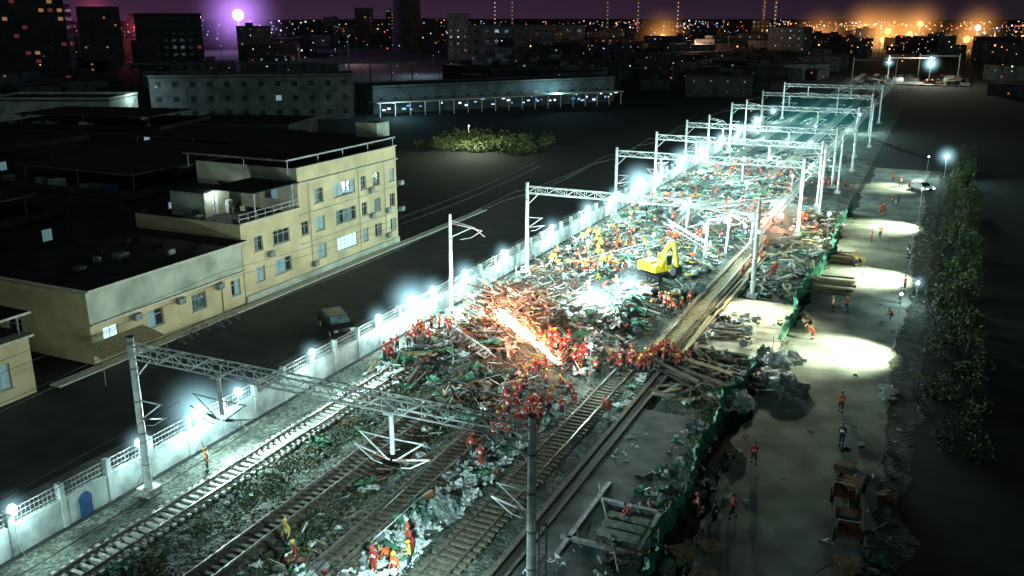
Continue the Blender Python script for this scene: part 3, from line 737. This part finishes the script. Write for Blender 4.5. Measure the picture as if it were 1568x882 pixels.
for (x,y,h) in ((-420,900,60),(-445,905,52),(-300,950,60),(-260,960,55),(-180,1000,70),(-170,1010,62),(-330,940,48)):
    g=MB()
    for a in range(4): g.tube(((a%2)*1.6,(a//2)*1.6,0),((a%2)*1.6,(a//2)*1.6,h),.2,'galv_d',4)
    for a in range(int(h/4)): g.sphere((.8,.8,a*4+14),.4,random.choice(['eO','eW','eO']),5,4)
    g.tube((-8,.8,h),(18,.8,h),.3,'galv_d',4); g.obj('tower_crane',(x,y,0),U(0,3))
def cityglow(x,y,z,r,hk,ek,hr,p,c,nm='city_floodlight'):
    g=MB(); g.tube((0,0,0),(0,0,z-r),.4,'galv_d',6); g.sphere((0,0,z),r,ek,12,8); o=g.obj(nm,(x,y,0))
    inst(hme[hk],'bloom_halo',(0,0,z),0,hr,o); light('bulb',(x,y-r*2,z+2),p,c,r,o)  # glow sphere added as imitation bloom round the city light
M['eVP']=em('flood_purple',(.9,.82,1.),14)
cityglow(-560,640,30,4.5,'haloP','eVP',52,160000,(.6,.35,1.))
cityglow(-640,560,30,2.,'haloR','eR',30,50000,(1.,.1,.3))
cityglow(-500,470,22,1.5,'haloR','eR',18,25000,(1.,.15,.2))
cityglow(-230,800,12,2.2,'haloOr','eO',34,60000,(1.,.45,.15))
for (x,y,z) in ((-40,1000,12),(-85,1050,18),(10,900,10),(-30,950,22),(-62,980,7),(20,1040,18),(-110,900,10),(-55,920,16)):
    cityglow(x,y,z,2.8,'haloOr',random.choice(['eO','eO','eW']),U(26,46),60000,(1.,.55,.22))
light('street_glow',(-350,500,14),40000,(.7,.45,.5),3); light('street_glow',(-150,600,14),50000,(1.,.55,.35),3); light('street_glow',(-250,420,12),25000,(.5,.7,.9),3)
for (x,y) in ((-30,440),(-17,470),(-5,500)):
    g=MB()
    for s in (-9,9): g.tube((s,0,0),(s,0,12),.22,'galv',6)
    g.box((0,0,11),(18,.5,.5),'galv_d'); g.obj('distant_gantry',(x,y,0),.2)
g=MB(); g.box((0,0,.3),(46,60,.5),'conc_yard') 
for a in range(40): g.box((U(-20,20),U(-28,28),1.2),(U(1,5),U(1,5),U(.6,2.4)),random.choice(['stone','dark','rust','grey','sheetw']),Matrix.Rotation(U(0,3),3,'Z'))
g.obj('distant_freight_yard',(-14,478,0))
worklight(-8,462,0,9,22000,6,.7,off=(0,-2,1),col=(1.,.95,.75)); worklight(-26,470,0,9,9000,4,.5,off=(0,-2,1))

# ---------------------------------------------------------------- vehicles
def car_mesh(paint,lit=False):
    g=MB(); w=1.9
    prof=[(-2.4,.45),(2.3,.45),(2.5,.7),(2.4,.98),(1.5,1.12),(.75,1.62),(-1.5,1.66),(-2.3,1.1),(-2.45,.9)]
    n=len(prof); o=len(g.v)
    for s in (-w/2,w/2):
        for (y,z) in prof: g.v.append((s*(.86 if z>1.3 else 1),y,z))
    i=g.mi(paint)
    g.f.append(tuple(o+a for a in range(n-1,-1,-1))); g.m.append(i); g.f.append(tuple(o+n+a for a in range(n))); g.m.append(i)
    for a in range(n):
        g.f.append((o+a,o+(a+1)%n,o+n+(a+1)%n,o+n+a)); g.m.append(i)
    g.quad([(-.82,1.47,1.15),(.82,1.47,1.15),(.74,.80,1.60),(-.74,.80,1.60)],'glasscurt' if not lit else 'glass')
    for s in (-1,1):
        for (a,b) in ((-.25,.7),(-1.3,-.35)):
            g.quad([(s*.945,a,1.12),(s*.945,b+.2,1.12),(s*.835,b,1.56),(s*.835,a,1.56)],'glass')
        for y in (1.5,-1.5):
            g.tube((s*.75,y,.36),(s*.99,y,.36),.36,'rub',14); g.tube((s*.98,y,.36),(s*1.0,y,.36),.2,'galv',10)
        g.box((s*.7,2.46,.8),(.34,.08,.16),'lamp' if lit else 'sheetw'); g.box((s*.75,-2.46,.85),(.25,.06,.16),'red'); g.box((s*1.05,.95,1.15),(.18,.1,.14),paint)
    g.box((0,2.5,.5),(1.8,.1,.2),'rub'); g.box((0,-2.48,.5),(1.8,.1,.2),'rub')
    return g
car_mesh('vdark').obj('parked_car',(-51.9,69.8,0),math.pi+.9,bevel=.04).scale=(1.15,)*3
car_mesh('vwhite',True).obj('parked_car',(-2.1,176,0),math.pi+.7,bevel=.04)
def cart(x,y,rz):
    g=MB()
    g.box((0,0,.75),(1.6,3.2,.12),'rust') 
    for s in (-1,1):
        g.box((s*.8,0,1.0),(.06,3.2,.4),'dark') 
        for yy in (-1.1,1.1): g.tube((s*.7,yy,.35),(s*.86,yy,.35),.35,'rub',12)
        g.tube((s*.7,-1.6,.75),(s*.7,-1.6,1.7),.04,'galv_d',5)
    g.tube((-.7,-1.6,1.7),(.7,-1.6,1.7),.04,'galv_d',5); g.tube((0,1.6,.75),(0,2.8,.4),.05,'galv_d',5)
    for a in range(4): g.box((U(-.3,.3),U(-1,1),.98+a*.05),(.5,U(.7,1.4),.22),random.choice(['wood','rust','dark']),Matrix.Rotation(U(0,3),3,'Z'))
    g.obj('flatbed_cart',(x,y,0),rz)
cart(-2.6,57,-.1); cart(-2.2,52.5,.1)
g=MB(); g.quad([(-64,50,2.9),(-61.3,50,2.3),(-61.3,57,2.3),(-64,57,2.9)],'wood') 
for y in (50,57): g.tube((-61.3,y,0),(-61.3,y,2.3),.04,'galv_d',4)
g.obj('awning')
def bike(x,y,rz):
    g=MB()
    for yy in (-.55,.55):
        for a in range(14):
            t=a*.4488; t2=t+.4488; g.tube((0,yy+.33*math.cos(t),.34+.33*math.sin(t)),(0,yy+.33*math.cos(t2),.34+.33*math.sin(t2)),.025,'rub',4)
    for p,q in (((0,-.55,.34),(0,-.1,.36)),((0,-.1,.36),(0,-.25,.85)),((0,-.1,.36),(0,.4,.8)),((0,-.25,.8),(0,.4,.8)),((0,.55,.34),(0,.38,.95)),((0,-.55,.34),(0,-.22,.78))): g.tube(p,q,.022,'galv_d',4)
    g.tube((-.25,.36,.98),(.25,.36,.98),.018,'galv_d',4); g.box((0,-.27,.9),(.14,.25,.06),'rub')
    g.obj('bicycle',(x,y,0),rz)
for a in range(7): bike(-63+U(-.4,.6),60+a*1.3,1.4+U(-.2,.2))

# excavator
g=MB()
for s in (-1,1):
    g.box((s*1.15,0,.45),(.55,3.2,.75),'rub')
    for yy in (-1.6,1.6): g.tube((s*.88,yy,.45),(s*1.42,yy,.45),.38,'rub',14)
    for a in range(13): g.box((s*1.15,-1.7+a*.28,.85),(.58,.12,.06),'dark')
    for a in range(4): g.tube((s*1.43,-1+a*.66,.3),(s*1.46,-1+a*.66,.3),.16,'galv_d',8)
g.box((0,0,.6),(1.8,2.2,.4),'dark'); g.tube((0,0,.8),(0,0,1.05),.75,'dark',16)
g.box((0,-.35,1.55),(2.5,2.9,.95),'excY'); g.box((0,-1.9,1.5),(2.4,.5,1.2),'excY'); g.box((.5,-.9,2.15),(1.3,1.6,.25),'excY'); g.tube((.9,-1,2.2),(.9,-1,2.7),.06,'dark',6)
g.box((-.75,.6,2.3),(.95,1.5,1.6),'excY'); g.box((-.75,1.37,2.45),(.8,.04,1.1),'glass'); g.box((-1.24,.6,2.5),(.04,1.2,.9),'glass'); g.box((-.26,.6,2.5),(.04,1.2,.9),'glass'); g.box((-.75,.6,3.13),(1.0,1.6,.08),'excY')
bm=[(.25,.9,1.7),(.25,1.5,3.6),(.25,2.4,4.9),(.25,3.2,5.0)]
for a in range(3):
    p=Vector(bm[a]);q=Vector(bm[a+1]); d=(q-p).normalized(); m=Matrix.Rotation(math.atan2(d.z,d.y),3,'X'); g.box((p+q)/2,(.45,(q-p).length+.2,.65-.08*a),'excY',m)
p=Vector((.25,3.1,5.1)); q=Vector((.25,3.6,2.4)); d=(q-p).normalized(); g.box((p+q)/2,(.38,(q-p).length+.4,.45),'excY',Matrix.Rotation(math.atan2(d.z,d.y),3,'X'))
g.tube((.25,1.2,1.9),(.25,2.0,3.7),.09,'galv',8); g.tube((.25,2.0,5.2),(.25,3.1,5.5),.08,'galv',8)
bk=[(3.6,2.5),(4.1,2.2),(4.0,1.5),(3.4,1.3),(3.0,1.7)]
for a in range(4): g.quad([(-.3,*bk[a]),(.8,*bk[a]),(.8,*bk[a+1]),(-.3,*bk[a+1])],'dark')
for x in (-.3,.8): g.quad([(x,*b) for b in bk],'dark')
for a in range(5): g.box((-.2+a*.23,2.9,1.75),(.08,.25,.06),'galv')
g.obj('excavator',(EX[0],EX[1],gh(*EX)+.15),-2.1,bevel=.03).scale=(.92,)*3

# ---------------------------------------------------------------- people
def human(name,pose,jk,tk,hk):
    P={'pel':(0,0,.95),'sp':(0,0,1.12),'ch':(0,.0,1.33),'nk':(0,.01,1.49),'hd':(0,.03,1.60),
       'shL':(-.19,0,1.42),'elL':(-.26,-.03,1.14),'wrL':(-.27,.07,.90),'paL':(-.27,.11,.82),
       'shR':(.19,0,1.42),'elR':(.26,-.03,1.14),'wrR':(.27,.07,.90),'paR':(.27,.11,.82),
       'hpL':(-.1,0,.90),'knL':(-.11,.03,.50),'anL':(-.11,-.02,.10),'toL':(-.12,.16,.05),
       'hpR':(.1,0,.90),'knR':(.11,.03,.50),'anR':(.11,-.02,.10),'toR':(.12,.16,.05)}
    P.update(pose); P={k:Vector(v) for k,v in P.items()}
    rad={'pel':(.16,.12),'sp':(.145,.11),'ch':(.18,.125),'nk':(.06,.06),'hd':(.055,.055),'sh':(.08,.08),'el':(.052,.052),'wr':(.038,.038),'pa':(.045,.022),'hp':(.105,.105),'kn':(.07,.07),'an':(.055,.055),'to':(.045,.04)}
    names=list(P); idx={n:i for i,n in enumerate(names)}; vs=[P[n] for n in names]; rs=[rad[n] if n in rad else rad[n[:2]] for n in names]
    E=[('pel','sp','j'),('sp','ch','j'),('ch','nk','j'),('nk','hd','s')]
    for s in 'LR': E+=[('ch','sh'+s,'j'),('sh'+s,'el'+s,'j'),('el'+s,'wr'+s,'j'),('wr'+s,'pa'+s,'s'),('pel','hp'+s,'t'),('hp'+s,'kn'+s,'t'),('kn'+s,'an'+s,'t'),('an'+s,'to'+s,'b')]
    ed=[(idx[a],idx[b]) for a,b,_ in E]; kinds=[k for _,_,k in E]
    for s,sx in (('L',-1),('R',1)):
        pa=P['pa'+s]; d=(pa-P['wr'+s]).normalized(); side=Vector((0,1,0))-d*d.y
        side=side.normalized() if side.length>.1 else Vector((1,0,0))
        nn=d.cross(side).normalized()*(-sx)
        for f,(o,l) in enumerate(((.03,.075),(.01,.085),(-.01,.08),(-.03,.062))):
            a=pa+side*o+d*.02; b=a+d*l*.55+nn*.008; c=b+d*l*.4+nn*.03
            i=len(vs); vs+=[a,b,c]; rs+=[(.010,.010),(.0095,.0095),(.008,.008)]
            ed+=[(idx['pa'+s],i),(i,i+1),(i+1,i+2)]; kinds+=['s']*3
        a=P['wr'+s].lerp(pa,.5)+side*.04; b=a+d*.035+side*.025
        i=len(vs); vs+=[a,b]; rs+=[(.012,.012),(.009,.009)]; ed+=[(idx['pa'+s],i),(i,i+1)]; kinds+=['s']*2
    me=bpy.data.meshes.new('tmp'); me.from_pydata([tuple(v) for v in vs],ed,[]); ob=bpy.data.objects.new('tmp',me); COL.objects.link(ob)
    ob.modifiers.new('sk','SKIN')
    for i,sv in enumerate(me.skin_vertices[0].data): sv.radius=rs[i]; sv.use_root=(i==0)
    ss=ob.modifiers.new('ss','SUBSURF'); ss.levels=1; ss.render_levels=1
    dg=bpy.context.evaluated_depsgraph_get(); ev=ob.evaluated_get(dg); m2=bpy.data.meshes.new_from_object(ev)
    g=MB(); g.v=[tuple(v.co) for v in m2.vertices]
    km={'j':jk,'t':tk,'s':'skin','b':'boot'}
    for p in m2.polygons:
        c=p.center; best=9;bi=0;bt=0
        for e,(a,b) in enumerate(ed):
            A=vs[a];B=vs[b];AB=B-A; t=max(0,min(1,(c-A).dot(AB)/max(AB.length_squared,1e-9))); d=(A+AB*t-c).length-rs[a][0]*.6
            if d<best: best=d;bi=e;bt=t
        k=km[kinds[bi]]
        if bi==1 and .25<bt<.55: k='refl'
        if bi<len(E) and E[bi][0][:2]=='el' and .3<bt<.6: k='refl'
        if bi<len(E) and E[bi][0][:2]=='kn' and .3<bt<.5: k='refl'
        g.f.append(tuple(p.vertices)); g.m.append(g.mi(k))
    bpy.data.objects.remove(ob)
    hd=P['hd']; dn=(hd-P['nk']).normalized(); tilt=Vector((0,0,1)).rotation_difference(dn).to_matrix()*1.0
    h=MB(); C=Vector((0,.01,.09))
    def hf(p):
        q=p.copy()
        if q.z<0: q.x*=1+.35*q.z; q.y=q.y*(1+.15*q.z)+.1*(-q.z)*.6
        return q
    h.sphere(C,(.076,.095,.118),'skin',16,12,fn=hf)
    h.tube(C+Vector((0,.088,.015)),C+Vector((0,.112,-.022)),.010,'skin',6,.017)
    for s in (-1,1):
        h.sphere(C+Vector((s*.076,-.005,-.005)),(.012,.022,.032),'skin',8,5); h.sphere(C+Vector((s*.031,.085,.012)),(.013,.008,.007),'hair',8,5)
        h.box(C+Vector((s*.031,.092,.032)),(.03,.006,.006),'hair')
    h.box(C+Vector((0,.088,-.052)),(.045,.012,.008),'rust')
    if hk=='hair': h.sphere(C+Vector((0,-.012,.014)),(.084,.100,.115),'hair',16,8,zmin=-.15)
    else:
        h.sphere(C+Vector((0,-.012,.03)),(.084,.102,.10),'hair',14,6,zmin=-.55)
        h.sphere(C+Vector((0,-.005,.045)),(.108,.132,.115),hk,18,8,zmin=0.)
        h.tube(C+Vector((0,.012,.04)),C+Vector((0,.012,.05)),.145,hk,18,.14); h.box(C+Vector((0,-.01,.155)),(.03,.18,.02),hk)
    n=len(g.v); g.v+=[tuple(tilt@Vector(v)*1.03+hd) for v in h.v]
    for f,mi in zip(h.f,h.m): g.f.append(tuple(n+a for a in f)); g.m.append(g.mi(h.mats[mi]))
    return g.mesh(name,True)
POSES=[{},
 {'knL':(-.11,.20,.53),'anL':(-.11,.16,.12),'toL':(-.12,.34,.07),'knR':(.11,-.04,.49),'anR':(.11,-.30,.14),'toR':(.12,-.16,.04),'elL':(-.25,-.14,1.17),'wrL':(-.25,-.12,.92),'paL':(-.25,-.1,.83),'elR':(.25,.1,1.17),'wrR':(.23,.28,1.02),'paR':(.23,.35,.97)},
 {'sp':(0,.14,1.06),'ch':(0,.34,1.16),'nk':(0,.48,1.17),'hd':(0,.58,1.16),'shL':(-.18,.40,1.15),'shR':(.18,.40,1.15),'elL':(-.2,.50,.88),'elR':(.2,.50,.88),'wrL':(-.14,.58,.64),'wrR':(.14,.58,.64),'paL':(-.13,.62,.56),'paR':(.13,.62,.56),'pel':(0,-.06,.93),'hpL':(-.1,-.06,.88),'hpR':(.1,-.06,.88)},
 {'elL':(-.24,.06,1.16),'wrL':(-.17,.30,1.12),'paL':(-.15,.38,1.13),'elR':(.24,.06,1.16),'wrR':(.17,.30,1.12),'paR':(.15,.38,1.13),'knL':(-.13,.08,.5),'anL':(-.15,.05,.1),'toL':(-.18,.22,.05)},
 {'pel':(0,-.05,.42),'sp':(0,.02,.58),'ch':(0,.13,.77),'nk':(0,.2,.92),'hd':(0,.27,1.01),'shL':(-.19,.16,.86),'shR':(.19,.16,.86),'elL':(-.24,.32,.64),'elR':(.24,.32,.64),'wrL':(-.15,.5,.46),'wrR':(.15,.5,.46),'paL':(-.13,.56,.40),'paR':(.13,.56,.40),'hpL':(-.11,-.04,.4),'hpR':(.11,-.04,.4),'knL':(-.18,.34,.52),'knR':(.18,.34,.52),'anL':(-.15,.08,.1),'anR':(.15,.08,.1),'toL':(-.17,.25,.05),'toR':(.17,.25,.05)}]
HM={}
def worker_mesh(pi,jk,tk,hk):
    key=(pi,jk,tk,hk)
    if key not in HM: HM[key]=human('worker',POSES[pi],jk,tk,hk)
    return HM[key]
STY=[('orange','trouser','helY'),('orange','troured','helW'),('red','troured','helR'),('red','trouser','helY'),('yel','trouser','helY'),('orange','troured','helY'),('red','trouser','helR')]
WT=[3,2,3,3,1,1,3]
def person(x,y,pi=None,sty=None,rz=None,z=None,name='worker',par=None):
    pi=random.choice([0,0,1,2,3,4,3]) if pi is None else pi
    sty=random.choices(STY,WT)[0] if sty is None else sty
    return inst(worker_mesh(pi,*sty),name,(x,y,(gh(x,y) if z is None else z)),U(0,6.28) if rz is None else rz,U(.99,1.08),par)
KEY=[(-42.2,41.5,0,STY[0],2.6,None),(-4.5,70.4,1,('orange','trouser','hair'),.2,.01),(-3.8,64.3,0,('blk','trouser','hair'),2.8,.01),(-9,58.8,1,('red','trouser','hair'),.4,.01),(-20.6,61.6,2,STY[1],1,None),
(-10.8,50.2,0,STY[2],2,.01),(-9.6,49.6,0,('blk','trouser','hair'),1,.01),(-8.8,51,1,('red','trouser','hair'),2,.01),(-14.2,47.2,4,('red','trouser','hair'),2,.64),
(-25.4,39.9,0,STY[1],2.4,None),(-31.6,36.6,0,STY[4],2.8,None),(-29.7,34.9,0,STY[3],2.4,None),(-23.9,37.6,3,STY[4],2,None),(-24.4,38.6,3,STY[2],2.6,None),(-24.9,37.3,2,STY[0],1.5,None),(-25.6,36.6,0,STY[2],3,None),(-24.0,36.2,0,STY[0],3,None),
(-8,96.7,0,STY[0],2,.01),(-6.8,97.2,3,STY[0],4,.01),(-7.6,116.8,0,STY[4],1,.01),(-7.9,117.5,3,STY[4],4,.01),(-7.2,117.4,2,STY[4],4,.01),(-6.9,131.5,0,STY[2],2,.01),(-6.0,134,1,STY[0],3,.01),(-2,124,0,('blk','trouser','hair'),2,.01),(-1.7,122,1,('blk','trouser','hair'),2,.01),(-1.8,103,0,('blk','trouser','hair'),1,.01),
(-7,150,0,STY[2],1,.01),(-6.6,151,3,STY[2],1,.01),(-5,160,0,('blk','trouser','hair'),1,.01),(-5.9,159.5,1,STY[3],1,.01),(-8.8,87,2,STY[5],1,.01),(-9.5,91,4,STY[0],2,.01),(-4,175,0,STY[2],1,.01),(-5.5,178,1,STY[0],1,.01),(-7,183,0,STY[0],1,.01),(-1.6,108,3,('red','trouser','hair'),2,.01),(-2.3,97,4,('red','trouser','hair'),2,.01)]
for (x,y,pi,st,rz,z) in KEY: person(x,y,pi,st,rz,z)
REDS=[STY[2],STY[6],STY[6],STY[3],STY[3],STY[0]]
def crowd(x0,x1,y0,y1,n,sty=None):
    e=empty('worker_crowd'); cl=[(U(x0,x1),U(y0,y1)) for _ in range(max(2,n//7))]
    for _ in range(n):
        if R()<.6:
            c=random.choice(cl); x=min(x1,max(x0,random.gauss(c[0],1.2))); y=min(y1,max(y0,random.gauss(c[1],1.6)))
        else: x=U(x0,x1); y=U(y0,y1)
        if (x-EX[0])**2+(y-EX[1]+1.5)**2<14: continue
        person(x,y,sty=random.choice(sty) if sty else None,par=e)
crowd(-28.5,-23.8,56,66,32,REDS); crowd(-27,-24.5,50,56,10,REDS)
e=empty('worker_crowd')
for a in range(60):
    t=U(3.9,6.5); r=U(4.0,7.4); x=-26+r*math.cos(t)*1.15; y=75+r*math.sin(t)*.9; person(x,y,sty=random.choice(REDS),rz=math.atan2(75-y,-28-x)-1.57+U(-.6,.6),par=e)
crowd(-41,-30,92,112,56,[STY[0],STY[4],STY[3],STY[5],STY[4]]); crowd(-42.5,-37,64,76,20,REDS); crowd(-36,-22,84,96,12)
crowd(-43,-24,114,150,64,[STY[0],STY[3],STY[2]]); crowd(-42,-20,150,190,56,[STY[0],STY[3],STY[2]]); crowd(-21,-13,126,175,24,REDS); crowd(-20,-16,98,124,8)

# ---------------------------------------------------------------- world, fill sun, camera
w=bpy.data.worlds.new('World'); scene.world=w; w.use_nodes=True; nt=w.node_tree; bg=nt.nodes['Background']
sky=nt.nodes.new('ShaderNodeTexSky'); sky.sky_type='NISHITA'; sky.sun_disc=False; sky.sun_elevation=math.radians(-6); sky.sun_rotation=math.radians(-40)
bg.inputs['Strength'].default_value=.02; nt.links.new(sky.outputs[0],bg.inputs['Color'])
tc=nt.nodes.new('ShaderNodeTexCoord'); sp=nt.nodes.new('ShaderNodeSeparateXYZ'); nt.links.new(tc.outputs['Generated'],sp.inputs[0])
ab=nt.nodes.new('ShaderNodeMath'); ab.operation='ABSOLUTE'; nt.links.new(sp.outputs['Z'],ab.inputs[0])
ml=nt.nodes.new('ShaderNodeMath'); ml.operation='MULTIPLY'; ml.inputs[1].default_value=-14; nt.links.new(ab.outputs[0],ml.inputs[0])
ex=nt.nodes.new('ShaderNodeMath'); ex.operation='EXPONENT'; nt.links.new(ml.outputs[0],ex.inputs[0])
mr=nt.nodes.new('ShaderNodeMapRange'); mr.inputs['From Min'].default_value=-.75; mr.inputs['From Max'].default_value=.25; nt.links.new(sp.outputs['X'],mr.inputs['Value'])
rp=nt.nodes.new('ShaderNodeValToRGB'); rp.color_ramp.elements[0].color=(.038,.012,.038,1); rp.color_ramp.elements[1].color=(.008,.004,.005,1)
nt.links.new(mr.outputs[0],rp.inputs[0])
b2=nt.nodes.new('ShaderNodeBackground'); nt.links.new(rp.outputs[0],b2.inputs['Color']); nt.links.new(ex.outputs[0],b2.inputs['Strength'])
b3=nt.nodes.new('ShaderNodeBackground'); b3.inputs['Color'].default_value=(.003,.006,.007,1); b3.inputs['Strength'].default_value=1
a1=nt.nodes.new('ShaderNodeAddShader'); a2=nt.nodes.new('ShaderNodeAddShader')
nt.links.new(bg.outputs[0],a1.inputs[0]); nt.links.new(b2.outputs[0],a1.inputs[1]); nt.links.new(a1.outputs[0],a2.inputs[0]); nt.links.new(b3.outputs[0],a2.inputs[1])
nt.links.new(a2.outputs[0],nt.nodes['World Output'].inputs['Surface'])
sd=bpy.data.lights.new('fill_sun','SUN'); sd.energy=.18; sd.color=(.65,.95,.92); sd.angle=math.radians(3); so=bpy.data.objects.new('fill_sun',sd); COL.objects.link(so)  # added fill from behind the camera, brightens masts and foreground
so.rotation_euler=Vector((-.45,.62,-.64)).to_track_quat('-Z','Y').to_euler()
cam=bpy.data.cameras.new('camera'); cam.lens=32; cam.sensor_width=36; cam.clip_end=9000; co=bpy.data.objects.new('camera',cam); COL.objects.link(co)
co.location=(0,0,30); co.rotation_euler=(math.radians(90-16.7),0,math.radians(25.1)); scene.camera=co
scene.view_settings.view_transform='Standard'; scene.view_settings.look='None'; scene.view_settings.exposure=0
